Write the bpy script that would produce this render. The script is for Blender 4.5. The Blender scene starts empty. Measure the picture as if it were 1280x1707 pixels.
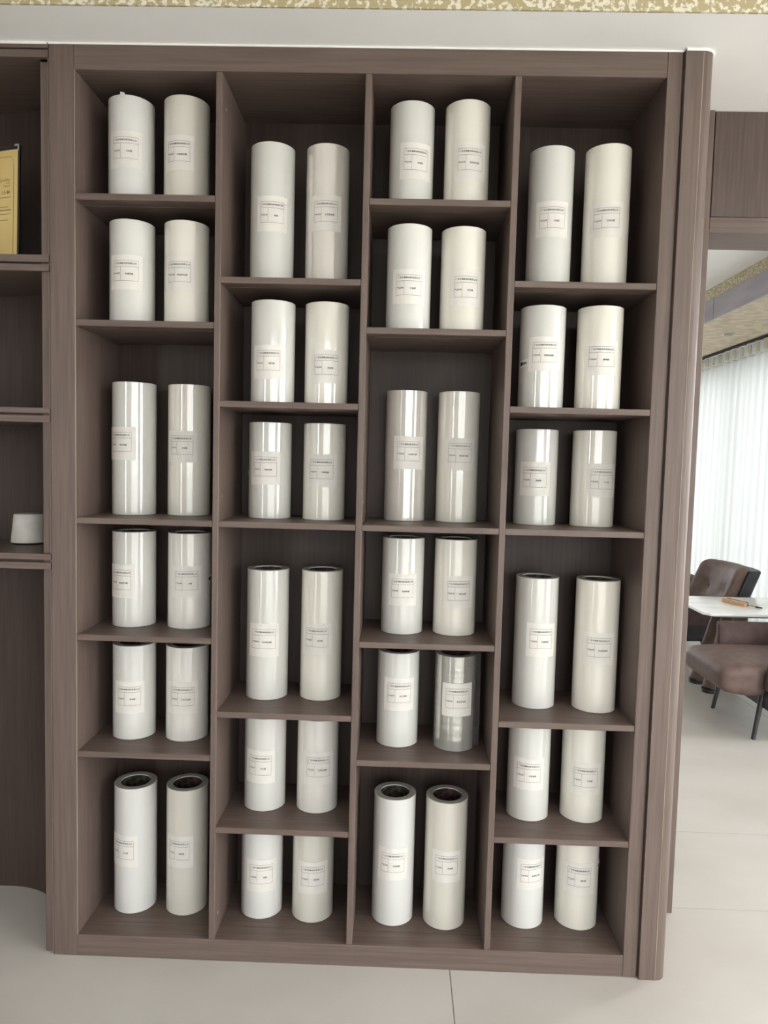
import bpy, bmesh, math, random
from mathutils import Matrix, Vector

random.seed(7)
PI = math.pi
scene = bpy.context.scene
C = scene.collection

# ------------------------------------------------------------------ camera
def camera_axes(yaw, pitch, roll):
    cy, sy, cp, sp = math.cos(yaw), math.sin(yaw), math.cos(pitch), math.sin(pitch)
    fwd = Vector((sy*cp, cy*cp, sp)); r0 = Vector((cy, -sy, 0)); u0 = r0.cross(fwd)
    r = math.cos(roll)*r0 + math.sin(roll)*u0
    u = -math.sin(roll)*r0 + math.cos(roll)*u0
    return r, u, fwd
cam_data = bpy.data.cameras.new('camera')
cam = bpy.data.objects.new('camera', cam_data); C.objects.link(cam)
r_, u_, f_ = camera_axes(-0.02028, -0.06717, 0.02526)
cam.matrix_world = Matrix(((r_.x, u_.x, -f_.x, 0.84679), (r_.y, u_.y, -f_.y, -1.84048),
                           (r_.z, u_.z, -f_.z, 1.36318), (0, 0, 0, 1)))
cam_data.sensor_fit = 'HORIZONTAL'; cam_data.sensor_width = 36.0
cam_data.lens = 1183.3 * 36.0 / 1280.0
cam_data.clip_start = 0.05; cam_data.clip_end = 200
scene.camera = cam

# ------------------------------------------------------------------ daylight
world = bpy.data.worlds.new('overcast_sky'); scene.world = world
world.use_nodes = True
wn = world.node_tree.nodes; wl = world.node_tree.links
wn['Background'].inputs['Color'].default_value = (0.95, 0.98, 1.0, 1)
wn['Background'].inputs['Strength'].default_value = 20.0

def portal(name, loc, rot, w, h):
    """A sky portal in a window opening: it gives no light of its own, it only guides the sampling of the sky."""
    l = bpy.data.lights.new(name, 'AREA'); l.shape = 'RECTANGLE'; l.size = w; l.size_y = h
    l.cycles.is_portal = True
    o = bpy.data.objects.new(name, l); C.objects.link(o); o.location = loc; o.rotation_euler = rot
    return o
portal('facade_daylight', (1.8, -3.78, 1.2), (PI/2, 0, 0), 2.9, 2.38)
portal('side_window_daylight', (4.45, -1.85, 1.25), (0, PI/2, 0), 2.4, 3.1)
portal('added_left_window_daylight', (-2.75, -1.9, 1.25), (0, -PI/2, 0), 2.4, 3.0)
portal('side_pane_daylight', (-1.6, -3.78, 1.2), (PI/2, 0, 0), 0.5, 2.38)
portal('added_back_window_daylight', (1.25, 7.15, 1.25), (-PI/2, 0, 0), 3.5, 2.4)
portal('curtain_window_daylight', (4.45, 3.9, 1.25), (0, PI/2, 0), 2.4, 6.0)

scene.view_settings.view_transform = 'Standard'
scene.view_settings.look = 'None'
scene.view_settings.gamma = 1.0
scene.view_settings.use_curve_mapping = False
scene.view_settings.exposure = 0.0
scene.cycles.max_bounces = 10
scene.cycles.diffuse_bounces = 6
scene.cycles.sample_clamp_indirect = 6.0

# ------------------------------------------------------------------ materials
def srgb(r, g, b):
    f = lambda c: (c/255/12.92) if c/255 <= 0.04045 else ((c/255+0.055)/1.055)**2.4
    return (f(r), f(g), f(b), 1)
def mat(name, col, rough=0.5, spec=0.5, coat=0.0, metal=0.0):
    m = bpy.data.materials.new(name); m.use_nodes = True
    b = m.node_tree.nodes['Principled BSDF']
    b.inputs['Base Color'].default_value = col
    b.inputs['Roughness'].default_value = rough
    b.inputs['Specular IOR Level'].default_value = spec
    b.inputs['Coat Weight'].default_value = coat
    b.inputs['Coat Roughness'].default_value = 0.05
    b.inputs['Metallic'].default_value = metal
    return m
def nodes(m):
    nt = m.node_tree
    return nt, nt.nodes, nt.links, nt.nodes['Principled BSDF']
def noise_tint(m, scale, c0, c1, stretch=(1, 1, 1), detail=4, lo=0.35, hi=0.65, bump=0.0, bump_dist=0.001):
    """Colour that drifts between c0 and c1 over noise stretched along an axis."""
    nt, n, l, b = nodes(m)
    tc = n.new('ShaderNodeTexCoord'); mp = n.new('ShaderNodeMapping')
    mp.inputs['Scale'].default_value = stretch
    nz = n.new('ShaderNodeTexNoise'); nz.inputs['Scale'].default_value = scale; nz.inputs['Detail'].default_value = detail
    cr = n.new('ShaderNodeValToRGB')
    cr.color_ramp.elements[0].position = lo; cr.color_ramp.elements[1].position = hi
    cr.color_ramp.elements[0].color = c0; cr.color_ramp.elements[1].color = c1
    l.new(tc.outputs['Object'], mp.inputs['Vector']); l.new(mp.outputs['Vector'], nz.inputs['Vector'])
    l.new(nz.outputs['Fac'], cr.inputs['Fac']); l.new(cr.outputs['Color'], b.inputs['Base Color'])
    if bump:
        bp = n.new('ShaderNodeBump'); bp.inputs['Strength'].default_value = bump; bp.inputs['Distance'].default_value = bump_dist
        l.new(nz.outputs['Fac'], bp.inputs['Height']); l.new(bp.outputs['Normal'], b.inputs['Normal'])
    return m

W0, W1 = srgb(90, 76, 69), srgb(102, 87, 79)
wood_v = noise_tint(mat('wood_upright_grain', W1, 0.48, 0.4), 9, W0, W1, (14, 14, 0.5), bump=0.05)
wood_h = noise_tint(mat('wood_level_grain', W1, 0.48, 0.4), 9, W0, W1, (0.5, 14, 14), bump=0.05)
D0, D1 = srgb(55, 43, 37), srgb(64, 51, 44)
wood_lintel_shaded = noise_tint(mat('wood_lintel_recess_shade', W1, 0.45, 0.35), 9, srgb(74, 62, 57), srgb(86, 73, 68), (14, 14, 0.5), bump=0.1)  # darker than the jamb wood: shade of the recessed panel put into colour
wood_dark_shaded = noise_tint(mat('wood_dark_back_shaded', D1, 0.5, 0.35), 9, D0, D1, (14, 14, 0.5), bump=0.1)  # dark wood of the left back; main back panel borrows it as shade
wood_strip = noise_tint(mat('wood_pale_edge', W1, 0.4), 9, srgb(128, 113, 102), srgb(146, 131, 119), (14, 14, 0.5))
ceiling_white = noise_tint(mat('ceiling_white_paint', srgb(242, 241, 238), 0.8, 0.2), 3, srgb(240, 239, 236), srgb(244, 243, 240))
wall_brown = noise_tint(mat('wall_brown_panelling', srgb(104, 90, 80), 0.5), 9, srgb(98, 84, 75), srgb(110, 96, 86), (14, 14, 0.5))
wall_white = noise_tint(mat('wall_white_paint', srgb(225, 222, 216), 0.8, 0.2), 3, srgb(222, 219, 213), srgb(228, 225, 219))
gold_flake = noise_tint(mat('gold_flake_paper', srgb(200, 185, 140), 0.45, 0.5), 85, srgb(164, 152, 116), srgb(214, 208, 190), (1, 1, 1), 8, 0.50, 0.57, bump=0.2)
soffit_tan = noise_tint(mat('tan_flake_paper', srgb(186, 170, 140), 0.5, 0.4), 14, srgb(168, 152, 126), srgb(194, 178, 150), (1, 1, 1), 8, 0.4, 0.6)
grey_violet = noise_tint(mat('grey_violet_beam_paint', srgb(150, 143, 152), 0.45), 4, srgb(138, 132, 142), srgb(158, 151, 158), (2, 0.4, 2))
tile_mat = noise_tint(mat('cream_floor_tile', srgb(184, 178, 171), 0.34, 0.45), 1.6, srgb(178, 172, 164), srgb(187, 182, 175), (1, 1.6, 1), 7, 0.4, 0.62)
grout = mat('tile_joint', srgb(150, 142, 132), 0.8, 0.2)
concrete = noise_tint(mat('outside_paving', srgb(205, 202, 196), 0.9, 0.2), 2, srgb(198, 196, 190), srgb(212, 209, 203))
frame_dark = noise_tint(mat('dark_window_frame', srgb(70, 66, 62), 0.4), 20, srgb(66, 62, 58), srgb(76, 72, 68))

def film_material(name, col, rough, ripple=0.0, metal=0.0, ior=1.6):
    """Wound plastic film: milky body under a glossy skin; ripple = level ridges of the winding."""
    m = mat(name, col, rough, 0.5, 0.0)
    nt, n, l, b = nodes(m)
    b.inputs['IOR'].default_value = ior
    b.inputs['Coat Weight'].default_value = 0.8; b.inputs['Coat Roughness'].default_value = rough*0.5
    tc = n.new('ShaderNodeTexCoord'); mp = n.new('ShaderNodeMapping')
    mp.inputs['Scale'].default_value = (0.6, 0.6, 1.0)
    nz = n.new('ShaderNodeTexNoise'); nz.inputs['Scale'].default_value = 75 if ripple > 0.1 else 22; nz.inputs['Detail'].default_value = 3
    bp = n.new('ShaderNodeBump'); bp.inputs['Strength'].default_value = max(ripple, 0.03); bp.inputs['Distance'].default_value = 0.002
    l.new(tc.outputs['Object'], mp.inputs['Vector']); l.new(mp.outputs['Vector'], nz.inputs['Vector'])
    if ripple > 0.1: mp.inputs['Scale'].default_value = (0.04, 0.04, 1.0)
    l.new(nz.outputs['Fac'], bp.inputs['Height']); l.new(bp.outputs['Normal'], b.inputs['Normal'])
    b.inputs['Metallic'].default_value = metal
    return m
film_cool = film_material('film_cool_white', srgb(202, 201, 194), 0.12)
film_warm = film_material('film_cream_white', srgb(219, 215, 203), 0.11)
film_grey = film_material('film_pale_grey', srgb(216, 212, 204), 0.09)
film_end = noise_tint(mat('film_cut_end', srgb(168, 164, 154), 0.45), 40, srgb(160, 156, 146), srgb(178, 174, 164))
film_matte = film_material('film_matte_white', srgb(205, 204, 199), 0.3)
film_matte_warm = film_material('film_matte_cream', srgb(204, 200, 188), 0.28)
film_rib = film_material('film_ribbed_gloss', srgb(214, 209, 200), 0.07, 0.12, 0.15, 1.9)
film_clear = film_material('film_clear_ribbed', srgb(186, 185, 177), 0.09, 0.15, 0.5, 1.8)
core_mat = noise_tint(mat('core_inside', srgb(60, 54, 46), 0.7, 0.2), 60, srgb(40, 36, 31), srgb(84, 76, 62), (1, 1, 1), 4, 0.45, 0.6)
core_brown = noise_tint(mat('core_inside_brown', srgb(60, 44, 42), 0.7, 0.2), 60, srgb(44, 32, 32), srgb(80, 62, 58), (1, 1, 1), 4, 0.45, 0.6)
paper = noise_tint(mat('label_paper', srgb(213, 209, 201), 0.6, 0.3), 30, srgb(210, 206, 198), srgb(216, 212, 205))
ink = noise_tint(mat('label_ink', srgb(70, 68, 66), 0.7, 0.2), 200, srgb(66, 64, 62), srgb(76, 74, 72))
ink_dark = noise_tint(mat('label_ink_dark', srgb(34, 33, 33), 0.7, 0.2), 200, srgb(30, 29, 29), srgb(40, 39, 39))
def wrap_material():
    m = bpy.data.materials.new('clear_wrap'); m.use_nodes = True
    nt = m.node_tree; n = nt.nodes; l = nt.links
    b = n['Principled BSDF']; b.inputs['Base Color'].default_value = srgb(215, 213, 206); b.inputs['Roughness'].default_value = 0.12
    tr = n.new('ShaderNodeBsdfTransparent'); mx = n.new('ShaderNodeMixShader')
    nz = n.new('ShaderNodeTexNoise'); nz.inputs['Scale'].default_value = 40
    bp = n.new('ShaderNodeBump'); bp.inputs['Strength'].default_value = 0.4; bp.inputs['Distance'].default_value = 0.004
    l.new(nz.outputs['Fac'], bp.inputs['Height']); l.new(bp.outputs['Normal'], b.inputs['Normal'])
    mx.inputs['Fac'].default_value = 0.13
    l.new(tr.outputs[0], mx.inputs[1]); l.new(b.outputs[0], mx.inputs[2]); l.new(mx.outputs[0], n['Material Output'].inputs['Surface'])
    return m
wrap_mat = wrap_material()

leather = noise_tint(mat('brown_leather', srgb(106, 88, 80), 0.55, 0.35), 18, srgb(90, 72, 66), srgb(103, 85, 77), (1, 1, 1), 6, 0.35, 0.65, bump=0.15)
leather_dark = noise_tint(mat('dark_plum_leather', srgb(86, 64, 62), 0.55, 0.35), 18, srgb(70, 52, 50), srgb(83, 63, 60), (1, 1, 1), 6, bump=0.15)
shell_black = noise_tint(mat('black_leather_shell', srgb(40, 41, 44), 0.5, 0.4), 20, srgb(36, 37, 40), srgb(46, 47, 50), bump=0.1)
metal_black = noise_tint(mat('black_metal_rod', srgb(38, 40, 42), 0.35, 0.5), 30, srgb(34, 36, 38), srgb(44, 46, 48))
marble = noise_tint(mat('white_marble', srgb(236, 236, 232), 0.15, 0.5), 3, srgb(218, 221, 218), srgb(240, 240, 236), (1, 2.5, 1), 9, 0.36, 0.5)
marble_edge = noise_tint(mat('marble_edge_grey', srgb(150, 146, 136), 0.3), 8, srgb(140, 136, 126), srgb(160, 156, 146))
light_wood = noise_tint(mat('pale_orange_wood', srgb(196, 152, 112), 0.5), 12, srgb(184, 140, 100), srgb(206, 164, 124), (14, 1, 14))
brass = noise_tint(mat('brass', srgb(176, 140, 84), 0.3, 0.5, 0, 0.9), 20, srgb(168, 132, 78), srgb(186, 150, 94))
clay = noise_tint(mat('pale_grey_clay', srgb(196, 190, 182), 0.6, 0.35), 30, srgb(190, 184, 176), srgb(202, 196, 188))
black_edge = noise_tint(mat('black_folder', srgb(26, 24, 22), 0.45), 40, srgb(24, 22, 20), srgb(32, 30, 28))
gold_paper = noise_tint(mat('gold_certificate_paper', srgb(206, 180, 116), 0.42, 0.5), 5, srgb(196, 168, 102), srgb(214, 190, 128))
gold_ink = noise_tint(mat('brown_ink_on_gold', srgb(120, 98, 52), 0.6), 60, srgb(112, 90, 46), srgb(128, 106, 60))
silver = noise_tint(mat('bright_corner_metal', srgb(206, 202, 194), 0.25, 0.5, 0, 0.6), 30, srgb(200, 196, 188), srgb(212, 208, 200))
lens_dark = noise_tint(mat('downlight_inside_pocket_shade', srgb(40, 36, 32), 0.4), 30, srgb(36, 32, 28), srgb(46, 42, 38))
def curtain_material():
    m = bpy.data.materials.new('sheer_curtain'); m.use_nodes = True
    nt = m.node_tree; n = nt.nodes; l = nt.links
    for x in list(n):
        if x.type == 'BSDF_PRINCIPLED': n.remove(x)
    df = n.new('ShaderNodeBsdfDiffuse'); tl = n.new('ShaderNodeBsdfTranslucent'); mx = n.new('ShaderNodeMixShader')
    nz = n.new('ShaderNodeTexNoise'); nz.inputs['Scale'].default_value = 300
    cr = n.new('ShaderNodeValToRGB')
    cr.color_ramp.elements[0].color = (0.155, 0.16, 0.155, 1); cr.color_ramp.elements[1].color = (0.19, 0.195, 0.19, 1)
    l.new(nz.outputs['Fac'], cr.inputs['Fac'])
    l.new(cr.outputs['Color'], df.inputs['Color']); l.new(cr.outputs['Color'], tl.inputs['Color'])
    mx.inputs['Fac'].default_value = 0.5
    l.new(df.outputs[0], mx.inputs[1]); l.new(tl.outputs[0], mx.inputs[2]); l.new(mx.outputs[0], n['Material Output'].inputs['Surface'])
    return m
def tinted_glass(name, t):
    m = bpy.data.materials.new(name); m.use_nodes = True
    nt = m.node_tree; n = nt.nodes; l = nt.links
    for x in list(n):
        if x.type == 'BSDF_PRINCIPLED': n.remove(x)
    tr = n.new('ShaderNodeBsdfTransparent'); gl = n.new('ShaderNodeBsdfGlossy'); mx = n.new('ShaderNodeMixShader')
    tr.inputs['Color'].default_value = (t, t, t, 1); gl.inputs['Roughness'].default_value = 0.02
    mx.inputs['Fac'].default_value = 0.06
    l.new(tr.outputs[0], mx.inputs[1]); l.new(gl.outputs[0], mx.inputs[2]); l.new(mx.outputs[0], n['Material Output'].inputs['Surface'])
    return m
glass_tint = tinted_glass('tinted_glass', 0.58)
glass_pale = tinted_glass('pale_tinted_glass', 0.8)
glass_back = tinted_glass('added_back_window_glass', 0.52)
glass_dark = tinted_glass('dark_tinted_glass', 0.24)
curtain_mat = curtain_material()
curtain_tape = noise_tint(mat('curtain_heading_tape', srgb(214, 206, 184), 0.8, 0.2), 60, srgb(204, 196, 172), srgb(222, 214, 194))

# ------------------------------------------------------------------ helpers
def bx(bm, x0, x1, y0, y1, z0, z1, bev=0.0, seg=1):
    vs = bmesh.ops.create_cube(bm, size=1.0)['verts']
    for v in vs:
        v.co = Vector(((x0+x1)/2 + v.co.x*(x1-x0), (y0+y1)/2 + v.co.y*(y1-y0), (z0+z1)/2 + v.co.z*(z1-z0)))
    if bev:
        es = list({e for v in vs for e in v.link_edges})
        bmesh.ops.bevel(bm, geom=es, offset=bev, segments=seg, affect='EDGES', profile=0.5)
def lathe(bm, prof, seg=48, cx=0, cy=0, closed=False):
    rings = []
    for r, z in prof:
        rings.append([bm.verts.new((cx + r*math.sin(2*PI*i/seg), cy - r*math.cos(2*PI*i/seg), z)) for i in range(seg)])
    n = len(rings)
    for k in range(n if closed else n-1):
        a, b = rings[k], rings[(k+1) % n]
        for i in range(seg):
            j = (i+1) % seg
            bm.faces.new((a[i], a[j], b[j], b[i]))
    return rings
def rod(bm, p0, p1, r0, r1, seg=14):
    p0, p1 = Vector(p0), Vector(p1); d = (p1-p0).normalized()
    a = d.orthogonal().normalized(); b = d.cross(a)
    A = [bm.verts.new(p0 + r0*(math.cos(2*PI*i/seg)*a + math.sin(2*PI*i/seg)*b)) for i in range(seg)]
    B = [bm.verts.new(p1 + r1*(math.cos(2*PI*i/seg)*a + math.sin(2*PI*i/seg)*b)) for i in range(seg)]
    for i in range(seg):
        j = (i+1) % seg
        bm.faces.new((A[i], A[j], B[j], B[i]))
    bm.faces.new(A[::-1]); bm.faces.new(B)
def prism(bm, pts, z0, z1):
    A = [bm.verts.new((x, y, z0)) for x, y in pts]; B = [bm.verts.new((x, y, z1)) for x, y in pts]
    n = len(pts)
    for i in range(n):
        j = (i+1) % n
        bm.faces.new((A[i], A[j], B[j], B[i]))
    bm.faces.new(A[::-1]); bm.faces.new(B)
def obj(name, bm, m, parent=None, smooth=False, at=None, label=None):
    """Link a bmesh (in world coordinates when parent is an unrotated Empty) as ONE mesh object."""
    bmesh.ops.recalc_face_normals(bm, faces=bm.faces)
    me = bpy.data.meshes.new(name); bm.to_mesh(me); bm.free()
    me.materials.append(m)
    if smooth:
        for p in me.polygons: p.use_smooth = True
        if smooth != 'all': me.set_sharp_from_angle(angle=math.radians(40))
    o = bpy.data.objects.new(name, me); C.objects.link(o)
    if parent is not None:
        o.parent = parent
        if parent.type == 'EMPTY' and at is None and parent.rotation_euler.z == 0:
            me.transform(Matrix.Translation(-Vector(parent.location)))
        elif parent.type == 'MESH' and parent.parent is not None and at is None and parent.parent.rotation_euler.z == 0:
            me.transform(Matrix.Translation(-Vector(parent.parent.location)))
    if label: o['label'] = label
    return o
def thing(name, label, cat, loc=(0, 0, 0), rz=0.0, group=None):
    o = bpy.data.objects.new(name, None); C.objects.link(o)
    o.location = loc; o.rotation_euler = (0, 0, rz); o.empty_display_size = 0.05
    o['label'] = label; o['category'] = cat
    if group: o['group'] = group
    return o
def tag(o, label, cat, group=None):
    o['label'] = label; o['category'] = cat
    if group: o['group'] = group
    return o
def struct(name, bm, m, parent=None, smooth=False):
    o = obj(name, bm, m, parent, smooth)
    if parent is None: o['kind'] = 'structure'
    return o
def boxes(*bs, bev=0.0, seg=1):
    bm = bmesh.new()
    for b in bs: bx(bm, *b, bev=bev, seg=seg)
    return bm
ROLLS = [  # column, compartment, side, x, y, radius, height, label angle, label width, label centre height, label height, product text
    (1, 1, 'a', 0.108, 0.105, 0.0591, 0.2665, 4.2, 0.088, 0.129, 0.093, '水转膜'),
    (1, 1, 'b', 0.258, 0.101, 0.0591, 0.2665, -5.6, 0.082, 0.121, 0.088, '水晶保护膜'),
    (1, 2, 'a', 0.115, 0.093, 0.0589, 0.2665, 2.1, 0.090, 0.130, 0.089, '防爆裂膜'),
    (1, 2, 'b', 0.262, 0.094, 0.0590, 0.2665, -4.3, 0.082, 0.130, 0.089, '防刮转印膜'),
    (1, 3, 'a', 0.094, 0.164, 0.0602, 0.367, -18.9, 0.090, 0.198, 0.090, '哑光转膜'),
    (1, 3, 'b', 0.242, 0.194, 0.0599, 0.367, -6.2, 0.090, 0.194, 0.088, '亚银膜'),
    (1, 4, 'a', 0.099, 0.153, 0.0600, 0.2665, -18.1, 0.083, 0.129, 0.094, '高亮转印膜'),
    (1, 4, 'b', 0.258, 0.151, 0.0602, 0.2665, 8.2, 0.085, 0.132, 0.089, '光膜'),
    (1, 5, 'a', 0.103, 0.145, 0.0597, 0.2665, 5.1, 0.086, 0.121, 0.091, '素色膜'),
    (1, 5, 'b', 0.256, 0.144, 0.0596, 0.2665, 2.4, 0.090, 0.125, 0.090, '水性冷裱膜'),
    (1, 6, 'a', 0.104, 0.154, 0.0595, 0.367, -18.1, 0.090, 0.184, 0.092, '亚光膜'),
    (1, 6, 'b', 0.256, 0.154, 0.0591, 0.367, -8.9, 0.085, 0.188, 0.092, '触感膜'),
    (2, 1, 'a', 0.484, 0.129, 0.0595, 0.367, 9.6, 0.084, 0.182, 0.092, '哑膜'),
    (2, 1, 'b', 0.633, 0.133, 0.0588, 0.367, 1.6, 0.086, 0.188, 0.092, '水性高亮膜'),
    (2, 2, 'a', 0.498, 0.090, 0.0591, 0.2665, -2.9, 0.086, 0.106, 0.088, '哑光膜'),
    (2, 2, 'b', 0.642, 0.099, 0.0589, 0.2665, 6.1, 0.086, 0.099, 0.088, '防刮膜'),
    (2, 3, 'a', 0.480, 0.170, 0.0602, 0.2665, -4.7, 0.090, 0.140, 0.091, '防静电膜'),
    (2, 3, 'b', 0.635, 0.163, 0.0595, 0.2665, -2.3, 0.090, 0.137, 0.090, '冷裱亮膜'),
    (2, 4, 'a', 0.481, 0.162, 0.0597, 0.367, -1.1, 0.090, 0.170, 0.093, '抗污防刮膜'),
    (2, 4, 'b', 0.635, 0.171, 0.0595, 0.367, -8.1, 0.090, 0.176, 0.089, '金葱膜'),
    (2, 5, 'a', 0.481, 0.155, 0.0595, 0.2665, -5.8, 0.090, 0.129, 0.094, '亮光膜'),
    (2, 5, 'b', 0.633, 0.154, 0.0594, 0.2665, 8.8, 0.090, 0.130, 0.094, '水性预涂膜'),
    (2, 6, 'a', 0.477, 0.152, 0.0595, 0.2665, 7.9, 0.090, 0.128, 0.094, '哑膜'),
    (2, 6, 'b', 0.627, 0.144, 0.0594, 0.2665, 5.5, 0.090, 0.132, 0.093, '细砂膜'),
    (3, 1, 'a', 0.857, 0.113, 0.0594, 0.2665, 11.9, 0.087, 0.115, 0.092, '普通膜'),
    (3, 1, 'b', 1.003, 0.103, 0.0594, 0.2665, 5.2, 0.088, 0.113, 0.093, '高亮防刮膜'),
    (3, 2, 'a', 0.858, 0.076, 0.0590, 0.2665, 0.1, 0.089, 0.108, 0.088, '水晶膜'),
    (3, 2, 'b', 1.001, 0.088, 0.0590, 0.2665, 5.8, 0.084, 0.109, 0.091, '转移膜'),
    (3, 3, 'a', 0.863, 0.213, 0.0594, 0.367, 8.8, 0.090, 0.193, 0.092, '水性激光膜'),
    (3, 3, 'b', 1.013, 0.213, 0.0597, 0.367, 2.0, 0.090, 0.192, 0.090, '数码防刮膜'),
    (3, 4, 'a', 0.864, 0.151, 0.0594, 0.2665, -0.7, 0.082, 0.125, 0.088, '超薄亮膜'),
    (3, 4, 'b', 1.012, 0.152, 0.0596, 0.2665, 6.7, 0.086, 0.122, 0.090, '哑光绒膜'),
    (3, 5, 'a', 0.859, 0.153, 0.0596, 0.2665, 3.8, 0.090, 0.151, 0.092, '加工哑膜'),
    (3, 5, 'b', 1.020, 0.135, 0.0581, 0.2665, 3.2, 0.089, 0.146, 0.093, '高透离型膜'),
    (3, 6, 'a', 0.859, 0.144, 0.0599, 0.367, -2.4, 0.090, 0.181, 0.092, '水转哑膜'),
    (3, 6, 'b', 1.008, 0.135, 0.0599, 0.367, -0.3, 0.086, 0.185, 0.091, '亮油膜'),
    (4, 1, 'a', 1.234, 0.134, 0.0597, 0.367, -4.3, 0.090, 0.179, 0.092, '冷裱膜'),
    (4, 1, 'b', 1.380, 0.117, 0.0596, 0.367, -13.5, 0.089, 0.176, 0.088, '热转印膜'),
    (4, 2, 'a', 1.220, 0.097, 0.0602, 0.2665, -2.9, 0.087, 0.141, 0.088, '防静电保膜'),
    (4, 2, 'b', 1.370, 0.089, 0.0594, 0.2665, -7.1, 0.090, 0.132, 0.088, '静电膜'),
    (4, 3, 'a', 1.235, 0.194, 0.0598, 0.2665, -13.1, 0.088, 0.129, 0.094, '金属膜'),
    (4, 3, 'b', 1.394, 0.181, 0.0601, 0.2665, 11.3, 0.090, 0.129, 0.092, '户外膜'),
    (4, 4, 'a', 1.246, 0.165, 0.0602, 0.367, 5.9, 0.086, 0.195, 0.093, '热熔胶膜'),
    (4, 4, 'b', 1.413, 0.147, 0.0602, 0.367, -6.4, 0.088, 0.180, 0.090, '抗刮触感膜'),
    (4, 5, 'a', 1.239, 0.151, 0.0598, 0.2665, -9.8, 0.090, 0.135, 0.090, '水性底膜'),
    (4, 5, 'b', 1.394, 0.153, 0.0602, 0.2665, -5.5, 0.090, 0.126, 0.091, '热裱膜'),
    (4, 6, 'a', 1.236, 0.154, 0.0599, 0.2665, 15.5, 0.090, 0.160, 0.089, '防潮封口膜'),
    (4, 6, 'b', 1.392, 0.157, 0.0602, 0.2665, -7.9, 0.089, 0.151, 0.092, '镭射膜'),
]

# ------------------------------------------------------------------ setting: floor, walls, ceilings
XW, XR = -2.6, 4.3            # left and right walls
YF, YB = -3.7, 7.0            # glazed front behind the viewer, far back wall
floor = struct('floor', boxes((XW, XR, YF, YB, -0.06, -0.0025)), grout)
y_lines = [YF, -3.433, -2.683, -1.933, -1.183, -0.433, 0.317, 0.793, 1.993, 3.193, 4.393, 5.593, YB]
x_lines = [XW, -1.98, -0.48, 1.018, 2.95, XR]
JG = 0.0013
for i in range(len(y_lines)-1):
    for j in range(len(x_lines)-1):
        dz = random.uniform(-0.0003, 0.0)
        obj('tile', boxes((x_lines[j]+JG, x_lines[j+1]-JG, y_lines[i]+JG, y_lines[i+1]-JG, -0.0024, dz), bev=0.0006), tile_mat, floor)
struct('wall_left', boxes((XW-0.1, XW, YF, -3.35, -0.06, 2.95), (XW-0.1, XW, -0.45, YB, -0.06, 2.95),
                          (XW-0.1, XW, -3.35, -0.45, 2.48, 2.95), (XW-0.1, XW, -3.35, -0.45, -0.06, 0.06)), wall_brown)
added_win5 = struct('added_window_5', boxes((XW-0.07, XW-0.02, -3.35, -0.45, 0.06, 0.12), (XW-0.07, XW-0.02, -3.35, -0.45, 2.42, 2.48), bev=0.003), frame_dark)  # added window, out of view, lighting the left ceiling and compartment right walls
for k in range(4):
    y = -3.35 + 2.84*k/3
    obj('mullion', boxes((XW-0.07, XW-0.02, y, y+0.06, 0.12, 2.42), bev=0.003), frame_dark, added_win5)
for k in range(3):
    y = -3.35 + 2.84*k/3
    obj('pane', boxes((XW-0.047, XW-0.043, y+0.06, y+2.84/3, 0.12, 2.42)), glass_dark, added_win5)
struct('wall_back', boxes((XW, -0.5, YB, YB+0.1, -0.06, 2.95), (3.0, XR, YB, YB+0.1, -0.06, 2.95), (-0.5, 3.0, YB, YB+0.1, 2.48, 2.95)), wall_white)
added_win6 = struct('added_window_6', boxes((-0.5, 3.0, YB+0.02, YB+0.07, -0.06, 0.05), (-0.5, 3.0, YB+0.02, YB+0.07, 2.42, 2.48)), frame_dark)  # added window, out of view, put in to brighten the back room ceiling
for x in (-0.5, 0.65, 1.80, 2.94):
    obj('mullion', boxes((x, x+0.06, YB+0.02, YB+0.07, 0.05, 2.42), bev=0.003), frame_dark, added_win6)
for x in (-0.44, 0.71, 1.86):
    obj('pane', boxes((x, x+1.09, YB+0.043, YB+0.047, 0.05, 2.42)), glass_back, added_win6)
struct('wall_center', boxes((XW, 1.598, 0.318, 0.45, 0.0, 2.4)), wall_white)
# right wall: solid beside the front room, a long window behind the curtain in the back room
struct('wall_right', boxes((XR, XR+0.1, YF, -3.4, -0.06, 2.95), (XR, XR+0.1, -0.3, 1.1, -0.06, 2.95), (XR, XR+0.1, 6.7, YB, -0.06, 2.95),
                           (XR, XR+0.1, 1.1, 6.7, 2.48, 2.95), (XR, XR+0.1, 1.1, 6.7, -0.06, 0.06),
                           (XR, XR+0.1, -3.4, -0.3, 2.48, 2.95), (XR, XR+0.1, -3.4, -0.3, -0.06, 0.06)), wall_white)
win4 = struct('window_4', boxes((XR+0.02, XR+0.07, -3.4, -0.3, 0.06, 0.12), (XR+0.02, XR+0.07, -3.4, -0.3, 2.42, 2.48), bev=0.003), frame_dark)
for k in range(4):
    y = -3.4 + 3.04*k/3
    obj('mullion', boxes((XR+0.02, XR+0.07, y, y+0.06, 0.12, 2.42), bev=0.003), frame_dark, win4)
win = struct('window_1', boxes((XR+0.02, XR+0.07, 1.1, 6.7, 0.06, 0.12), (XR+0.02, XR+0.07, 1.1, 6.7, 2.42, 2.48), bev=0.003), frame_dark)
for k in range(5):
    y = 1.1 + 5.54*k/4
    obj('mullion', boxes((XR+0.02, XR+0.07, y, y+0.06, 0.12, 2.42), bev=0.003), frame_dark, win)
for k in range(3):
    y = -3.4 + 3.04*k/3
    obj('pane', boxes((XR+0.043, XR+0.047, y+0.06, y+3.04/3, 0.12, 2.42)), glass_pale, win4)
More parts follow.
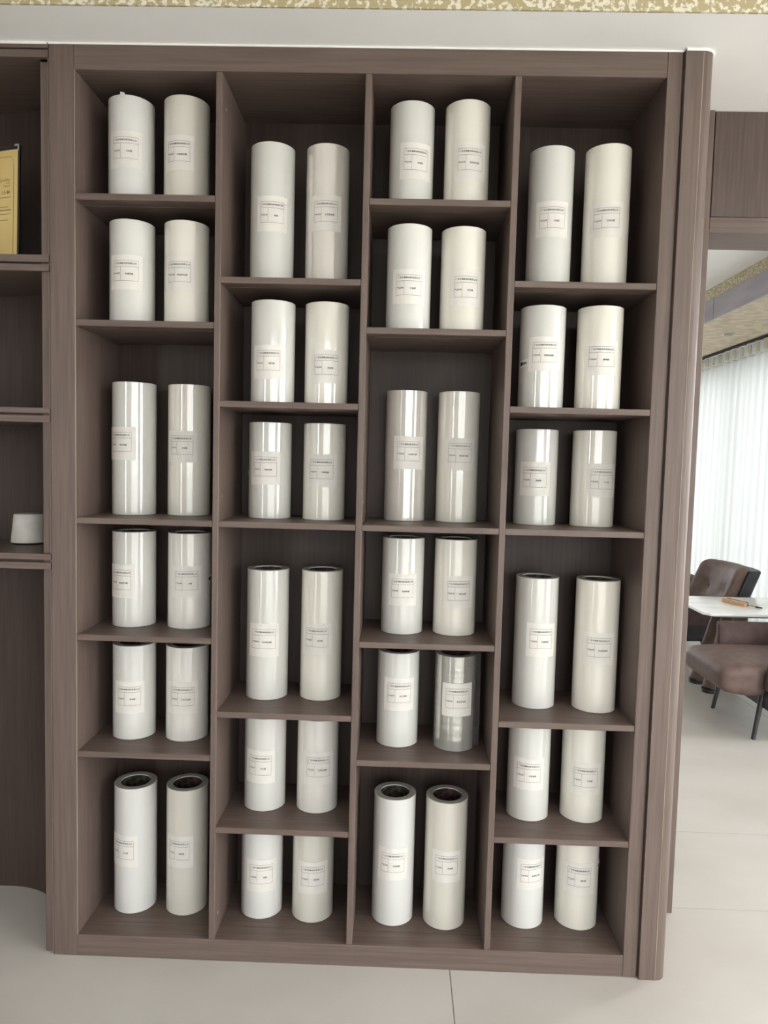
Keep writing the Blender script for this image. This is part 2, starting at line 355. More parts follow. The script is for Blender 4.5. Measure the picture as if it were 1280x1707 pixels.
# glazed front behind the viewer
struct('wall_front', boxes((XW, -1.85, YF-0.1, YF, -0.06, 2.7), (-1.45, 0.4, YF-0.1, YF, -0.06, 2.7), (3.2, XR, YF-0.1, YF, -0.06, 2.7),
                           (-1.85, -1.45, YF-0.1, YF, 2.38, 2.7), (0.4, 3.2, YF-0.1, YF, 2.38, 2.7)), wall_brown)
win2 = struct('window_2', boxes((0.4, 3.2, YF-0.08, YF-0.02, 0.0, 0.05), (0.4, 3.2, YF-0.08, YF-0.02, 2.33, 2.38)), frame_dark)
for x in (0.4, 0.80, 1.36, 2.22, 3.14):
    obj('mullion', boxes((x, x+0.06, YF-0.08, YF-0.02, 0.05, 2.33), bev=0.003), frame_dark, win2)
for x0, x1 in ((0.46, 0.80), (0.86, 1.36), (1.42, 2.22), (2.28, 3.14)):
    obj('pane', boxes((x0, x1, YF-0.052, YF-0.048, 0.05, 2.33)), glass_tint, win2)
win3 = struct('window_3', boxes((-1.85, -1.45, YF-0.08, YF-0.02, 0.0, 0.05), (-1.85, -1.45, YF-0.08, YF-0.02, 2.33, 2.38)), frame_dark)
for x in (-1.85, -1.51):
    obj('mullion', boxes((x, x+0.06, YF-0.08, YF-0.02, 0.05, 2.33), bev=0.003), frame_dark, win3)
struct('ground', boxes((-40, 40, -60, YF-0.1, -0.2, -0.08), (XR+0.1, 40, YF-0.1, 40, -0.2, -0.08), (-40, XW-0.1, YF-0.1, 40, -0.2, -0.08), (XW-0.1, XR+0.1, YB+0.1, 40, -0.2, -0.08)), concrete)

ceiling = struct('ceiling', boxes((XW, XR, YF, -0.15, 2.62, 2.72)), ceiling_white)
obj('soffit', boxes((XW, XR, -0.145, 1.0, 2.4, 2.72)), ceiling_white, ceiling)
obj('flake_band', boxes((XW, XR, -0.150, -0.145, 2.4, 2.62)), gold_flake, ceiling, label='gold flake paper band on the step of the ceiling')
obj('tray_panel', boxes((XW, 3.25, 1.0, YB, 2.803, 2.9)), ceiling_white, ceiling)
obj('side_soffit', boxes((3.255, 3.93, 1.0, YB, 2.55, 2.9)), soffit_tan, ceiling, label='tan flake papered soffit along the curtain')
obj('flake_band', boxes((3.25, 3.255, 1.0, YB, 2.714, 2.803)), gold_flake, ceiling, label='gold flake paper band above the grey beam')
obj('beam_panel', boxes((3.24, 3.255, 1.0, 3.795, 2.546, 2.714), bev=0.001), grey_violet, ceiling, label='grey violet beam panel, nearer length')
obj('beam_panel', boxes((3.24, 3.255, 3.802, YB, 2.546, 2.714), bev=0.001), grey_violet, ceiling, label='grey violet beam panel, farther length')
obj('pocket_panel', boxes((3.93, XR, 1.0, YB, 2.578, 2.9)), lens_dark, ceiling)  # coloured dark to stand for the shade inside the curtain pocket
# recessed downlight in the back soffit
dl = thing('downlight', 'small recessed round downlight in the tan soffit by the curtain', 'light', (3.64, 4.40, 2.55))
bm = bmesh.new(); lathe(bm, [(0.036, 2.549), (0.052, 2.549), (0.054, 2.546), (0.052, 2.543), (0.040, 2.543)], 32, 3.64, 4.40, closed=True)
obj('trim_ring', bm, silver, dl, True)
bm = bmesh.new(); lathe(bm, [(0.0005, 2.5485), (0.037, 2.5485), (0.037, 2.5465), (0.0005, 2.5465)], 32, 3.64, 4.40, closed=True)
obj('lamp_face', bm, lens_dark, dl, True)

# wooden door surround right of the bookcase: jamb, lintel panel and lower rail
surround = struct('trim_1', boxes((1.600, 1.725, 0.287, 0.45, 0.0, 2.4), bev=0.001), wood_v)
obj('lintel_panel', boxes((1.7295, XR, 0.292, 0.44, 2.1035, 2.399), bev=0.001), wood_lintel_shaded, surround)
obj('lintel_rail', boxes((1.7255, XR, 0.288, 0.45, 2.0575, 2.1015), bev=0.0012), wood_h, surround)
obj('panel_gap', boxes((1.7255, 1.7290, 0.305, 0.44, 2.1035, 2.399)), black_edge, surround)

# ------------------------------------------------------------------ the tall display bookcase
TOP = 2.3995
bc = thing('bookcase', 'tall built-in brown wood bookcase of four columns filled with white film rolls', 'bookcase', (0.74, 0.14, 0))
B = 0.0012
XL, D1L, D1R, D2L, D2R, D3L, D3R, XE = 0.0, 0.3604, 0.3768, 0.7358, 0.7522, 1.1088, 1.1256, 1.4835
DEP = 0.278
obj('stile', boxes((-0.0640, -0.0005, 0.0, 0.30, 0.0, TOP), bev=B), wood_v, bc)
obj('side_panel', boxes((0.0, 0.0020, 0.0015, 0.278, 0.06, 2.336)), wood_v, bc)
obj('edge_strip', boxes((0.0, 0.0021, 0.0002, 0.0014, 0.0605, 2.3355)), wood_strip, bc, label='pale hairline edge beside the left upright')
obj('stile', boxes((XE, 1.5205, 0.0, 0.30, 0.0, TOP), bev=B), wood_v, bc)
obj('rail', boxes((0.0, XE-0.0005, 0.0, 0.060, 2.336, TOP), bev=B), wood_h, bc)
obj('rail', boxes((0.0, XE-0.0005, 0.0, 0.060, 0.0, 0.0602), bev=B), wood_h, bc)
obj('top_panel', boxes((0.0, XE-0.0005, 0.0635, DEP, 2.340, 2.358)), wood_h, bc)
obj('bottom_panel', boxes((0.0, XE-0.0005, 0.0605, DEP, 0.042, 0.0600)), wood_h, bc)
obj('back_panel', boxes((0.0, XE, DEP, 0.292, 0.0, 2.37)), wood_dark_shaded, bc)  # dark tone puts the shade inside the compartments into the panel colour
for a, b in ((D1L, D1R), (D2L, D2R), (D3L, D3R)):
    obj('divider', boxes((a, b, 0.0008, DEP, 0.0603, 2.3358), bev=0.0016), wood_v, bc)
SHELF = {1: [2.0335, 1.7165, 1.2042, 0.892, 0.574], 2: [1.832, 1.517, 1.2042, 0.694, 0.3755],
         3: [2.0335, 1.712, 1.2042, 0.895, 0.5745], 4: [1.836, 1.5195, 1.2042, 0.6925, 0.376]}
COLX = {1: (0.0022, D1L), 2: (D1R, D2L), 3: (D2R, D3L), 4: (D3R, XE)}
for c in SHELF:
    x0, x1 = COLX[c]
    for z in SHELF[c]:
        bm = boxes((x0+0.0003, x1-0.0003, 0.0015, 0.045, z-0.0162, z), bev=0.001)
        bx(bm, x0+0.0003, x1-0.0003, 0.0490, DEP-0.0005, z-0.0162, z)
        bx(bm, x0+0.001, x1-0.001, 0.044, 0.050, z-0.0100, z-0.0002)
        obj('shelf', bm, wood_h, bc)
# rounded corner post at the open end
bm = bmesh.new()
pts = [(1.5245, 0.30), (1.5245, -0.0085), (1.5665, -0.0085), (1.5672, -0.0075), (1.5682, -0.0075), (1.5690, -0.0085)]
for k in range(1, 11):
    a = PI/2*k/10
    pts.append((1.5690 + 0.030*math.sin(a), 0.0215 - 0.030*math.cos(a)))
pts += [(1.599, 0.30)]
prism(bm, pts, 0.0, TOP)
obj('corner_post', bm, wood_v, bc, True)
obj('shadow_gap', boxes((1.5206, 1.5244, 0.004, 0.30, 0.0, TOP)), wood_dark_shaded, bc)
obj('edge_strip', boxes((1.5663, 1.5684, -0.0090, -0.0070, 0.0, TOP)), wood_strip, bc, label='edge highlight painted as a pale hairline down the corner post')  # light caught along the post edge, put into a pale colour
# white sealant bead where the bookcase meets the ceiling
bm = bmesh.new()
def bead(bm, pts, r=0.0028, z=2.3978):
    seg = 8; rings = []
    for i, p in enumerate(pts):
        a = Vector(pts[max(i-1, 0)]); c = Vector(pts[min(i+1, len(pts)-1)]); d = (c-a).normalized(); nrm = Vector((d.y, -d.x))
        rings.append([bm.verts.new((p[0]+nrm.x*r*math.cos(2*PI*k/seg), p[1]+nrm.y*r*math.cos(2*PI*k/seg), z+r*math.sin(2*PI*k/seg)*(1+0.0*i))) for k in range(seg)])
    for i in range(len(rings)-1):
        for k in range(seg):
            bm.faces.new((rings[i][k], rings[i][(k+1) % seg], rings[i+1][(k+1) % seg], rings[i+1][k]))
bead(bm, [(-1.2, -0.0018), (-0.0665, -0.0018)]); bead(bm, [(-0.064, -0.0018), (0.7, -0.0018), (1.5205, -0.0018)], 0.0024)
bead(bm, [(1.5245, -0.0105), (1.569, -0.0105)] + [(1.569+0.032*math.sin(PI/2*k/8), 0.0215-0.032*math.cos(PI/2*k/8)) for k in range(1, 9)] + [(1.601, 0.28)], 0.003)
obj('sealant_bead', bm, ceiling_white, ceiling, True, label='white sealant line along the bookcase top')['kind'] = 'stuff'
# cam-lock cover caps on the divider sides
def cap(x, y, z):
    bm = bmesh.new(); rod(bm, (x, y, z), (x+0.0012, y, z), 0.0045, 0.0042, 12); obj('cover_cap', bm, wood_strip, bc, True)
cap(D1R, 0.04, 2.262); cap(D1R, 0.035, 0.115); cap(D1R, 0.035, 1.268); cap(D2R, 0.035, 1.262)

# ------------------------------------------------------------------ film rolls
def text_mesh(body, size, align='CENTER'):
    cu = bpy.data.curves.new('print_text', 'FONT'); cu.body = body; cu.size = size
    cu.align_x = align; cu.align_y = 'CENTER'; cu.resolution_u = 1; cu.offset = 0.00004
    o = bpy.data.objects.new('print_text', cu); C.objects.link(o)
    dg = bpy.context.evaluated_depsgraph_get()
    me = bpy.data.meshes.new_from_object(o.evaluated_get(dg))
    vs = [tuple(v.co) for v in me.vertices]; fs = [tuple(p.vertices) for p in me.polygons]
    bpy.data.objects.remove(o); bpy.data.curves.remove(cu); bpy.data.meshes.remove(me)
    return vs, fs
TEXTS = {}
def text_cached(body, size):
    if (body, size) not in TEXTS: TEXTS[(body, size)] = text_mesh(body, size)
    return TEXTS[(body, size)]
def wrap(bm, vs, fs, s0, z0, radius, cx, cy, tilt=0.0):
    """Lay flat (s, z) print around a roll."""
    nv = []
    for v in vs:
        s, z = v[0]+s0, v[1]+z0
        z += tilt*s
        a = s/radius
        nv.append(bm.verts.new((cx + radius*math.sin(a), cy - radius*math.cos(a), z)))
    for f in fs:
        try: bm.faces.new([nv[i] for i in f])
        except ValueError: pass
def strip(bm, s0, s1, z0, z1, radius, cx, cy, tilt=0.0, n=8):
    vs, fs = [], []
    for i in range(n+1):
        s = s0+(s1-s0)*i/n
        vs += [(s, z0), (s, z1)]
    for i in range(n): fs.append((2*i, 2*i+2, 2*i+3, 2*i+1))
    wrap(bm, vs, fs, 0, 0, radius, cx, cy, tilt)
def solid_patch(bm, s0, s1, z0, z1, radius, t, cx, cy, tilt=0.0, n=12):
    """A curved sheet with real thickness."""
    ring = []
    for i in range(n+1):
        s = s0+(s1-s0)*i/n; a = s/radius
        col = []
        for rr, z in ((radius, z0), (radius+t, z0), (radius+t, z1), (radius, z1)):
            col.append(bm.verts.new((cx + rr*math.sin(a), cy - rr*math.cos(a), z + tilt*s)))
        ring.append(col)
    for i in range(n):
        for k in range(4):
            bm.faces.new((ring[i][k], ring[i][(k+1) % 4], ring[i+1][(k+1) % 4], ring[i+1][k]))
    bm.faces.new(ring[0][::-1]); bm.faces.new(ring[-1])
def stuff_print(name, bm, m, parent):
    o = obj(name, bm, m, parent); o['kind'] = 'stuff'
    return o
HEADER = '广东宇源新材料有限公司'
ORD = {1: 'topmost', 2: 'second', 3: 'third', 4: 'fourth', 5: 'fifth', 6: 'lowest'}
COLN = {1: 'leftmost', 2: 'second', 3: 'third', 4: 'rightmost'}
LOOK = {(3, 3, 'a'): ('glossy ribbed', film_rib), (2, 1, 'b'): ('glossy ribbed', film_rib), (3, 5, 'b'): ('clear ribbed', film_clear),
        (1, 1, 'a'): ('satin white', film_matte), (1, 1, 'b'): ('satin cream', film_matte_warm), (1, 5, 'b'): ('pale grey', film_grey),
        (1, 4, 'b'): ('shiny grey', film_grey), (2, 4, 'b'): ('shiny cream', film_warm), (2, 5, 'b'): ('pale grey', film_grey),
        (2, 6, 'b'): ('matte pale grey', film_matte_warm), (1, 6, 'a'): ('matte white', film_matte), (3, 6, 'a'): ('matte white', film_matte),
        (2, 6, 'a'): ('matte white', film_matte), (3, 6, 'b'): ('matte cream', film_matte_warm), (1, 6, 'b'): ('matte cream', film_matte_warm),
        (4, 6, 'a'): ('matte white', film_matte)}
rolls = {}
for (c, k, side, cx, cy, R, H, ang, lw, lz, lh, product) in ROLLS:
    zb = SHELF[c][k-1] if k < 6 else 0.0602
    look, fm = LOOK.get((c, k, side), ('white', film_cool) if side == 'a' else ('cream', film_warm))
    tall = 'tall' if H > 0.3 else 'short'
    root = thing('film_roll', f"{tall} {look} film roll on {'left' if side == 'a' else 'right'} in the {ORD[k]} compartment of the {COLN[c]} column",
                 'film roll', (cx, cy, zb), 0, 'film rolls on the bookcase shelves')
    rolls[(c, k, side)] = root
    z0, z1 = zb+0.0004, zb+H
    bm = bmesh.new()
    side_prof = [(R, z0+H*0.33), (R, z0+H*0.66)]
    if 'ribbed' in look:                      # real level ridges of the winding
        rnd = random.Random(c*100+k); z = z0+0.004; side_prof = []
        while z < z1-0.004:
            side_prof.append((R-rnd.uniform(0.0, 0.00028 if 'clear' not in look else 0.0008), z)); z += rnd.uniform(0.0026, 0.0085)
    lathe(bm, [(0.0415, z0), (R-0.0012, z0), (R, z0+0.0012)] + side_prof + [(R, z1-0.0012), (R-0.0012, z1), (0.0415, z1)], 64, cx, cy, closed=True)
    fo = obj('film', bm, fm, root, True)
    fo.data.materials.append(film_end)
    for p in fo.data.polygons:
        if abs(p.normal.z) > 0.9: p.material_index = 1
    bm = bmesh.new()
    lathe(bm, [(0.0385, z0), (0.0414, z0), (0.0414, z1-0.003), (0.0385, z1-0.003)], 40, cx, cy, closed=True)
    obj('core', bm, core_brown if side == 'b' else core_mat, root, True)
    # paper label with printed table
    a0 = math.radians(ang)*R
    tilt = random.uniform(-0.012, 0.012)
    zc = zb+lz
    bm = bmesh.new()
    solid_patch(bm, a0-lw/2, a0+lw/2, zc-lh/2, zc+lh/2, R+0.0003, 0.0004, cx, cy, tilt)
    lab = obj('paper_label', bm, paper, root, True)
    bm = bmesh.new(); rp = R+0.0010
    zt = zc+lh/2
    sx0, sx1, sd = a0-lw*0.375, a0+lw*0.375, a0-lw*0.135
    l1, l2, l3 = zt-lh*0.165, zt-lh*0.335, zt-lh*0.745
    for z in (l1, l2, l3): strip(bm, sx0, sx1, z-0.00032, z+0.00032, rp, cx, cy, tilt)
    for s, zz0, zz1 in ((sx0, l3, l1), (sx1, l3, l1), (sd, l3, l2)): strip(bm, s-0.00022, s+0.00022, zz0, zz1, rp, cx, cy, tilt, 1)
    stuff_print('printed_frame', bm, ink, lab)
    bm = bmesh.new()
    v, f = text_cached(HEADER, 0.0054); wrap(bm, v, f, a0, (l1+l2)/2, rp, cx, cy, tilt)
    v, f = text_cached('产品名称', 0.0046); wrap(bm, v, f, (sx0+sd)/2, (l2+l3)/2, rp, cx, cy, tilt)
    v, f = text_cached(product, 0.0052); wrap(bm, v, f, (sd+sx1)/2, (l2+l3)/2-0.001, rp, cx, cy, tilt)
    stuff_print('printed_text', bm, ink_dark, lab)

def sticker(key, ang, zoff, w, h, tilt):
    root = rolls[key]; cx, cy, zb = root.location
    R = [r for r in ROLLS if r[:3] == key][0][5]
    a0 = math.radians(ang)*R; zc = zb+zoff
    bm = bmesh.new(); solid_patch(bm, a0-w/2, a0+w/2, zc-h/2, zc+h/2, R+0.0003, 0.0003, cx, cy, tilt, 5)
    o = obj('sticker', bm, paper, root, True, label='small white sticker with a dark round mark and bar')
    bm = bmesh.new()
    rr = h*0.3
    vs = [(rr*math.cos(2*PI*i/16), rr*math.sin(2*PI*i/16)) for i in range(16)]
    wrap(bm, vs, [tuple(range(16))], a0-w*0.25, zc+tilt*(-a0)*0, R+0.0009, cx, cy, tilt)
    for i in range(4):
        s = a0-w*0.05+i*w*0.12
        strip(bm, s, s+w*0.09, zc-h*0.17, zc+h*0.17, R+0.0009, cx, cy, tilt, 1)
    stuff_print('sticker_mark', bm, ink_dark, o)
sticker((4, 2, 'a'), -62, 0.125, 0.030, 0.019, 0.10)
sticker((1, 4, 'b'), 86, 0.132, 0.024, 0.020, 0.05)
sticker((4, 6, 'b'), 62, 0.158, 0.020, 0.018, 0.35)
sticker((2, 3, 'a'), -86, 0.125, 0.020, 0.013, 0.0)

def flap(key, a_start, length, lift, z0, z1, name='wrap_flap', curl=1):
    """The loose end of the clear wrap leaving the roll at a tangent."""
    root = rolls[key]; cx, cy, zb = root.location
    R = [r for r in ROLLS if r[:3] == key][0][5]+0.0006
    bm = bmesh.new(); n, m_ = 10, 8
    a = math.radians(a_start); sgn = curl
    p0 = Vector((R*math.sin(a), -R*math.cos(a))); t = Vector((math.cos(a), math.sin(a)))*sgn; nrm = Vector((math.sin(a), -math.cos(a)))
    rows = []
    for j in range(m_+1):
        z = zb+z0+(z1-z0)*j/m_
        row = []
        for i in range(n+1):
            q = i/n; w = lift*(0.6+0.4*math.sin(3.0*j/m_+1.0))
            p = p0 + t*(length*q*(0.75+0.25*j/m_)) + nrm*(w*q*q) + nrm*0.0015*math.sin(9*q+2.2*j)*q
            row.append((p.x+cx, p.y+cy, z))
        rows.append(row)
    for off in (0, 1):
        pass
    V = [[bm.verts.new(p) for p in row] for row in rows]
    for j in range(m_):
        for i in range(n): bm.faces.new((V[j][i], V[j][i+1], V[j+1][i+1], V[j+1][i]))
    r = bmesh.ops.solidify(bm, geom=bm.faces[:], thickness=0.0004)
    obj(name, bm, wrap_mat, root, True, label='loose clear plastic wrap edge')
flap((3, 5, 'b'), 62, 0.034, 0.008, 0.004, 0.262)
flap((2, 3, 'a'), -105, 0.030, 0.010, 0.01, 0.266, curl=-1)
flap((1, 4, 'b'), 75, 0.030, 0.004, 0.18, 0.264)
# small folded tab at the rim of the topmost left roll
root = rolls[(1, 1, 'a')]; cx, cy, zb = root.location
bm = bmesh.new(); solid_patch(bm, -0.008, 0.004, zb+0.258, zb+0.2705, 0.0598, 0.0005, cx, cy, -0.2, 4)
obj('film_tab', bm, film_cool, root, True, label='small folded white film tab at the rim')

# ------------------------------------------------------------------ neighbouring bookcase on the left
lb = thing('bookcase', 'brown bookcase with curved back left of the film roll shelves, cut by the photo edge', 'bookcase', (-0.6, 0.15, 0))
X0 = -1.25
obj('side_panel', boxes((-0.0925, -0.0698, 0.012, 0.30, 0.0, 2.36), bev=0.003, seg=2), wood_v, lb)
obj('edge_strip', boxes((-0.0692, -0.0668, 0.004, 0.30, 0.0, 2.40), bev=0.001), wood_strip, lb)  # pale colour stands for the light line on the bevelled edge
prof = [(X0, 0.30), (-0.34, 0.30)]
for k in range(1, 13):
    a = math.radians(90-7.1*k)
    prof.append((-0.34+0.225*math.cos(a), 0.075+0.225*math.sin(a)))
prof.append((-0.0930, 0.05))
inner = prof; outer = [(-0.0930, 0.316), (X0, 0.316)]
bm = bmesh.new(); prism(bm, inner+outer, 0.0, 2.4)
obj('curved_back', bm, wood_dark_shaded, lb, True)
zs = [(2.3645, 2.3825), (2.387, 2.3995), (1.8590, 1.8770), (1.8362, 1.8530), (1.4733, 1.4873), (1.4502, 1.4668), (1.0893, 1.1046), (1.0640, 1.0812)]
for a, b in zs:
    bm = bmesh.new()
    pts = [(X0, 0.0)] + [(-0.0660, 0.0), (-0.0660, 0.0115), (-0.0928, 0.0115), (-0.0928, 0.05)] + [(x-0.0002, y-0.0002) for x, y in inner[::-1][1:-1]] + [(X0, 0.2998)]
    prism(bm, pts, a, b)
    obj('shelf', bm, wood_h, lb)
for a, b in ((2.3826, 2.3869), (1.8531, 1.8589), (1.4669, 1.4732), (1.0813, 1.0892)):
    obj('shadow_gap', boxes((X0, -0.075, 0.013, 0.10, a, b)), wood_dark_shaded, lb)
# upturned grey cup
cup = thing('cup', 'pale grey tapered cup turned upside down on the left bookcase shelf', 'cup', (-0.236, 0.212, 1.1046))
bm = bmesh.new(); lathe(bm, [(0.0001, 1.1935), (0.034, 1.1935), (0.0385, 1.1925), (0.0400, 1.1890), (0.0475, 1.1130), (0.0475, 1.1105), (0.045, 1.1095), (0.037, 1.186), (0.0001, 1.188)], 48, -0.236, 0.212)
obj('cup_body', bm, clay, cup, 'all')
cup.children[0].data.set_sharp_from_angle(angle=math.radians(50))
bm = bmesh.new(); lathe(bm, [(0.030, 1.1048), (0.041, 1.1048), (0.0425, 1.1110), (0.030, 1.1110)], 40, -0.236, 0.212, closed=True)
obj('foot_ring', bm, black_edge, cup, True)

# gold certificate in a black folder, leaning
cert = thing('certificate', 'gold certificate in a black folder with silver corner on left bookcase shelf', 'certificate', (-0.30, 0.10, 1.8772))
def lean(bm):
    M = Matrix.Translation((-0.1920, 0.085, 1.8778)) @ Matrix.Rotation(math.radians(-16), 4, 'Z') @ Matrix.Rotation(math.radians(-1.5), 4, 'X')
    bm.transform(M); return bm
CH = 0.312
obj('folder', lean(boxes((-0.30, 0.0, 0.0, 0.008, 0.0, CH), bev=0.001)), black_edge, cert)
obj('page', lean(boxes((-0.30, -0.004, -0.0016, 0.0, 0.002, CH-0.012))), gold_paper, cert)
bm = bmesh.new()
for x0, x1, z0, z1 in ((-0.0165, -0.0155, 0.0, 0.262), (-0.30, -0.03, 0.282, 0.2832)):
    bx(bm, x0, x1, -0.0022, -0.0016, z0, z1)
pts = [(-0.030+0.0145*math.cos(PI/2*k/8)*0+(-0.0), 0) for k in range(2)]
for k in range(8):
    a = PI/2*k/8; b_ = PI/2*(k+1)/8
    p = (-0.031+0.015*math.cos(a), 0.262+0.0206*math.sin(a)); q = (-0.031+0.015*math.cos(b_), 0.262+0.0206*math.sin(b_))
    n0 = [bm.verts.new((p[0]*1.0, -0.0022, p[1])), bm.verts.new((q[0], -0.0022, q[1])), bm.verts.new((q[0]+0.001*math.cos(b_), -0.0022, q[1]+0.001*math.sin(b_))), bm.verts.new((p[0]+0.001*math.cos(a), -0.0022, p[1]+0.001*math.sin(a)))]
    bm.faces.new(n0)
for z, x0, x1 in ((0.175, -0.24, -0.026), (0.150, -0.24, -0.034), (0.142, -0.24, -0.024), (0.141, -0.24, -0.026), (0.131, -0.24, -0.025), (0.115, -0.24, -0.034)):
    bx(bm, x0, x1, -0.0022, -0.0016, z, z+0.0012)
stuff_print('printed_border', lean(bm), gold_ink, cert)
bm = bmesh.new()
for body, size, z in (('Quality', 0.0125, 0.222), ('tion', 0.0085, 0.2135), ('mpany', 0.0085, 0.2065), ('LAIM', 0.0125, 0.1885)):
    vs, fs = text_mesh(body, size, 'RIGHT')
    nv = [bm.verts.new((v[0]-0.028, -0.0022, v[1]+z)) for v in vs]
    for f in fs: bm.faces.new([nv[i] for i in f])
stuff_print('printed_text', lean(bm), gold_ink, cert)
obj('corner_clip', lean(boxes((-0.013, 0.001, -0.003, -0.0005, CH-0.003, CH+0.001), (-0.002, 0.001, -0.003, -0.0005, CH-0.016, CH+0.001))), silver, cert)

# ------------------------------------------------------------------ back room: curtain, table, armchairs
cur = thing('curtain', 'bright white sheer pleated curtain over the back room window', 'curtain', (4.06, 4.0, 0))
def pleat(y, z):
    t = max(0.0, min(1.0, (2.53-z)/0.5))
    s = math.sin(2*PI*y/0.150 + 0.5*math.sin(3.1*y)) 
    return 0.021*s*(0.75+0.25*t) + 0.008*t*math.sin(2*PI*y/0.047+z*0.7)
bm = bmesh.new(); ys = [1.6+0.0125*i for i in range(int(5.0/0.0125)+1)]; zs_ = [0.02, 0.3, 0.7, 1.1, 1.5, 1.9, 2.2, 2.40, 2.445]
V = [[bm.verts.new((4.06+pleat(y, z), y, z)) for y in ys] for z in zs_]
for j in range(len(zs_)-1):
    for i in range(len(ys)-1): bm.faces.new((V[j][i], V[j][i+1], V[j+1][i+1], V[j+1][i]))
obj('drape', bm, curtain_mat, cur, 'all')
bm = bmesh.new(); V = [[bm.verts.new((4.056+pleat(y, 2.5)*0.8, y, z)) for y in ys] for z in (2.445, 2.558)]
for i in range(len(ys)-1): bm.faces.new((V[0][i], V[0][i+1], V[1][i+1], V[1][i]))
obj('heading_tape', bm, curtain_mat, cur, 'all', label='gathered pleat heading along the top')
bm = bmesh.new()
for i in range(int(5.0/0.150)):
    y = 1.64+0.150*i
    bx(bm, 4.018, 4.030, y, y+0.06, 2.452, 2.535, bev=0.004)
o = obj('pleat_tab', bm, curtain_tape, cur); o['kind'] = 'stuff'
obj('curtain_track', boxes((4.04, 4.08, 1.6, 6.6, 2.559, 2.577)), frame_dark, cur)

tb = thing('table', 'low white marble topped table with brown tapered legs beside the armchairs', 'table', (3.25, 2.70, 0))
bm = bmesh.new(); prism(bm, [(2.735, 2.405), (3.86, 2.405), (3.86, 3.0), (2.735, 3.0), (2.70, 2.965), (2.70, 2.44)], 0.505, 0.520)
bmesh.ops.bevel(bm, geom=[e for e in bm.edges if abs(e.verts[0].co.z-e.verts[1].co.z) < 1e-6], offset=0.004, segments=2, affect='EDGES')
obj('tabletop', bm, marble, tb, True)
bm = bmesh.new(); prism(bm, [(2.78, 2.46), (3.80, 2.46), (3.80, 2.94), (2.78, 2.94)], 0.488, 0.5045)
obj('top_frame', bm, marble_edge, tb)
for sx, tx in ((2.82, 2.93), (3.74, 3.62)):
    for sy, ty in ((2.545, 2.60), (2.74, 2.72)):
        bm = bmesh.new(); rod(bm, (tx, ty, 0.488), (sx, sy, 0.022), 0.034, 0.050, 20)
        lg = obj('leg', bm, leather, tb, True)
        bm = bmesh.new(); rod(bm, (sx, sy, 0.0), (sx, sy, 0.0235), 0.053, 0.053, 20)
        obj('foot_pad', bm, metal_black, lg)

wt = thing('wooden_holder', 'small pale wood block with a thin brass tipped tool lying on the marble table', 'holder', (3.03, 2.73, 0.52))
def blk(bm):
    bm.transform(Matrix.Translation((3.03, 2.735, 0.5205)) @ Matrix.Rotation(math.radians(-71), 4, 'Z')); return bm
obj('block', blk(boxes((-0.09, 0.09, -0.017, 0.013, 0.0, 0.024), bev=0.0015)), light_wood, wt)
obj('slot_insert', blk(boxes((-0.085, 0.085, 0.0135, 0.024, 0.0, 0.026), bev=0.001)), black_edge, wt)
bm = bmesh.new(); rod(bm, (0.05, 0.018, 0.012), (0.155, 0.045, 0.006), 0.003, 0.003); obj('tool_rod', blk(bm), brass, wt, True)
bm = bmesh.new(); rod(bm, (0.130, 0.0385, 0.0065), (0.170, 0.049, 0.0065), 0.0062, 0.004); obj('tool_tip', blk(bm), metal_black, wt, True)

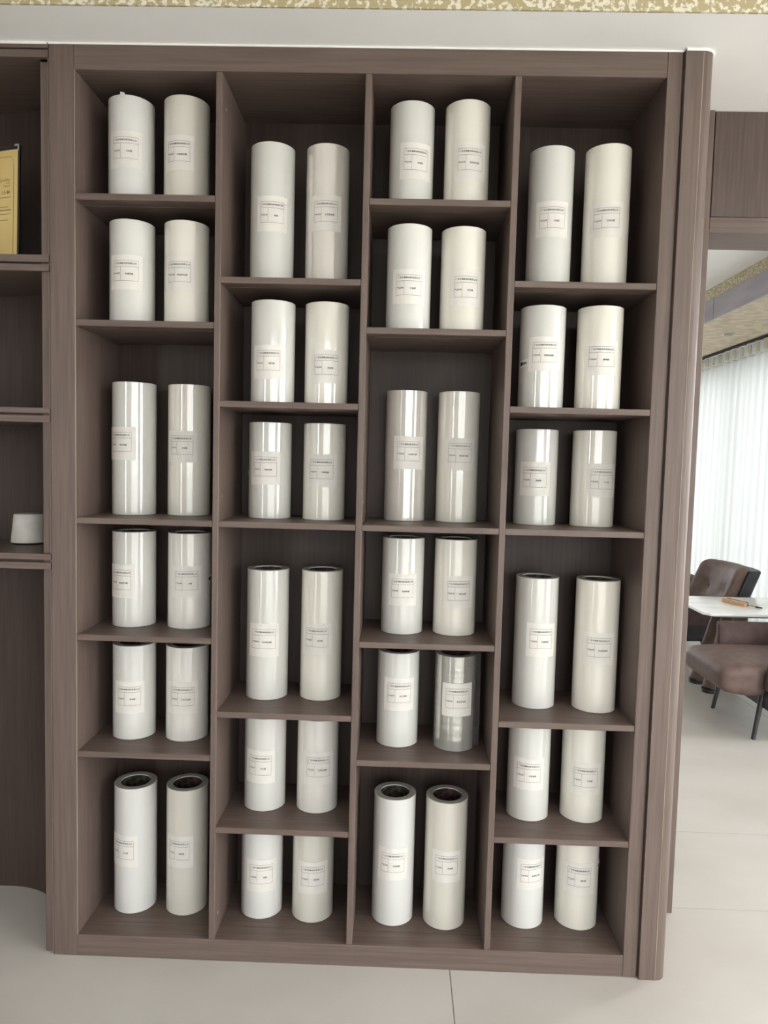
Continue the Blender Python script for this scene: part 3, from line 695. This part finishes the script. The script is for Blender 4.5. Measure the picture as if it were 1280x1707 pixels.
def rbox(size, r, cuts=10, fn=None):
    """Box with fully rounded edges: points of a dense cube pulled onto a sphere-swept inner box."""
    bm = bmesh.new(); bmesh.ops.create_cube(bm, size=1.0)
    bmesh.ops.subdivide_edges(bm, edges=bm.edges[:], cuts=cuts, use_grid_fill=True)
    hx = [s/2 for s in size]
    for v in bm.verts:
        p = []
        for k in range(3):
            t = v.co[k]*2.0                                   # -1..1, spread so that points gather near the edges
            f = math.copysign(abs(math.sin(t*PI/2))**0.9, t)
            p.append(f*hx[k])
        q = [max(-(hx[k]-r), min(hx[k]-r, p[k])) for k in range(3)]
        d = Vector([p[k]-q[k] for k in range(3)])
        if d.length > 1e-7: v.co = Vector(q) + d.normalized()*r
        else: v.co = Vector(p)
    if fn:
        for v in bm.verts: v.co = fn(v.co.copy())
    return bm
def armchair(label, loc, rz, lt, dark):
    """Lounge chair facing its own -Y: thick seat, tufted back in a black shell, thin flared arms, four splayed rods."""
    root = thing('armchair', label, 'armchair', loc, rz, 'armchairs around the low table')
    def seat_fn(p):
        q = p + Vector((0, -0.02, 0.300))
        f = max(0.0, (-p.y-0.10)/0.23); w = (p.z/0.0825+1)/2
        q.z += w*(-0.024*f*f + 0.010*(1-(p.x/0.27)**2)) + (1-w)*0.03*f*f
        return q
    obj('seat', rbox((0.50, 0.64, 0.165), 0.05, 16, seat_fn), lt, root, 'all', at=True)
    obj('seat_frame', rbox((0.61, 0.46, 0.12), 0.012, 8, lambda p: p+Vector((0, 0.11, 0.225))), shell_black, root, 'all', at=True)
    def back_fn(dy):
        def f(p):
            z = p.z+0.18
            wrapx = -0.07*(abs(p.x)/0.27)**2.2
            return Vector((p.x*(1.0-0.12*max(0, z-0.18)), p.y+0.29+dy+0.42*z+wrapx, 0.340+z))
        return f
    def tuft(p):
        q = back_fn(0.0)(p)
        if p.y < 0:
            for bxx in (-0.11, 0.11):
                q.y += 0.034*math.exp(-(math.hypot(p.x-bxx, p.z+0.015)/0.036)**2)
        return q
    obj('backrest', rbox((0.53, 0.115, 0.345), 0.052, 20, tuft), lt, root, 'all', at=True)
    obj('back_shell', rbox((0.55, 0.10, 0.315), 0.018, 12, lambda p: back_fn(0.088)(p)-Vector((0, 0, 0.012))), shell_black, root, 'all', at=True, label='black outer shell of the backrest')
    for s in (-1, 1):
        bm = bmesh.new(); y = 0.29+0.42*0.165-0.042; rod(bm, (s*0.11, y+0.014, 0.505), (s*0.11, y+0.004, 0.502), 0.009, 0.006, 12)
        obj('button', bm, leather_dark, root, True, at=True)
    for s in (-1, 1):
        def arm_fn(p, s=s):
            t = p.z+0.115
            return Vector((s*(0.282+0.9*max(0, t-0.10)**1.5)+p.x, p.y+0.14+0.16*(0.23-t)*(-0.5 if p.y < 0 else 0), 0.265+t))
        obj('armrest', rbox((0.044, 0.52, 0.23), 0.02, 12, arm_fn), dark, root, 'all', at=True)
    for sx in (-1, 1):
        for sy in (-1, 1):
            bm = bmesh.new()
            rod(bm, (sx*0.225, -0.115 if sy < 0 else 0.30, 0.24), (sx*0.235, -0.155 if sy < 0 else 0.37, 0.0), 0.015, 0.011, 14)
            obj('leg', bm, metal_black, root, True, at=True)
    return root
armchair('brown leather armchair nearest to us, seen side on in front of the marble table', (2.855, 2.0, 0), math.radians(-90), leather, leather_dark)
armchair('brown leather armchair with tufted back and black shell behind the marble table', (2.93, 3.46, 0), math.radians(-84), leather, leather_dark)
armchair('dark armchair mostly hidden behind the corner post at far left of the table', (3.03, 4.22, 0), math.radians(0), leather_dark, leather_dark)
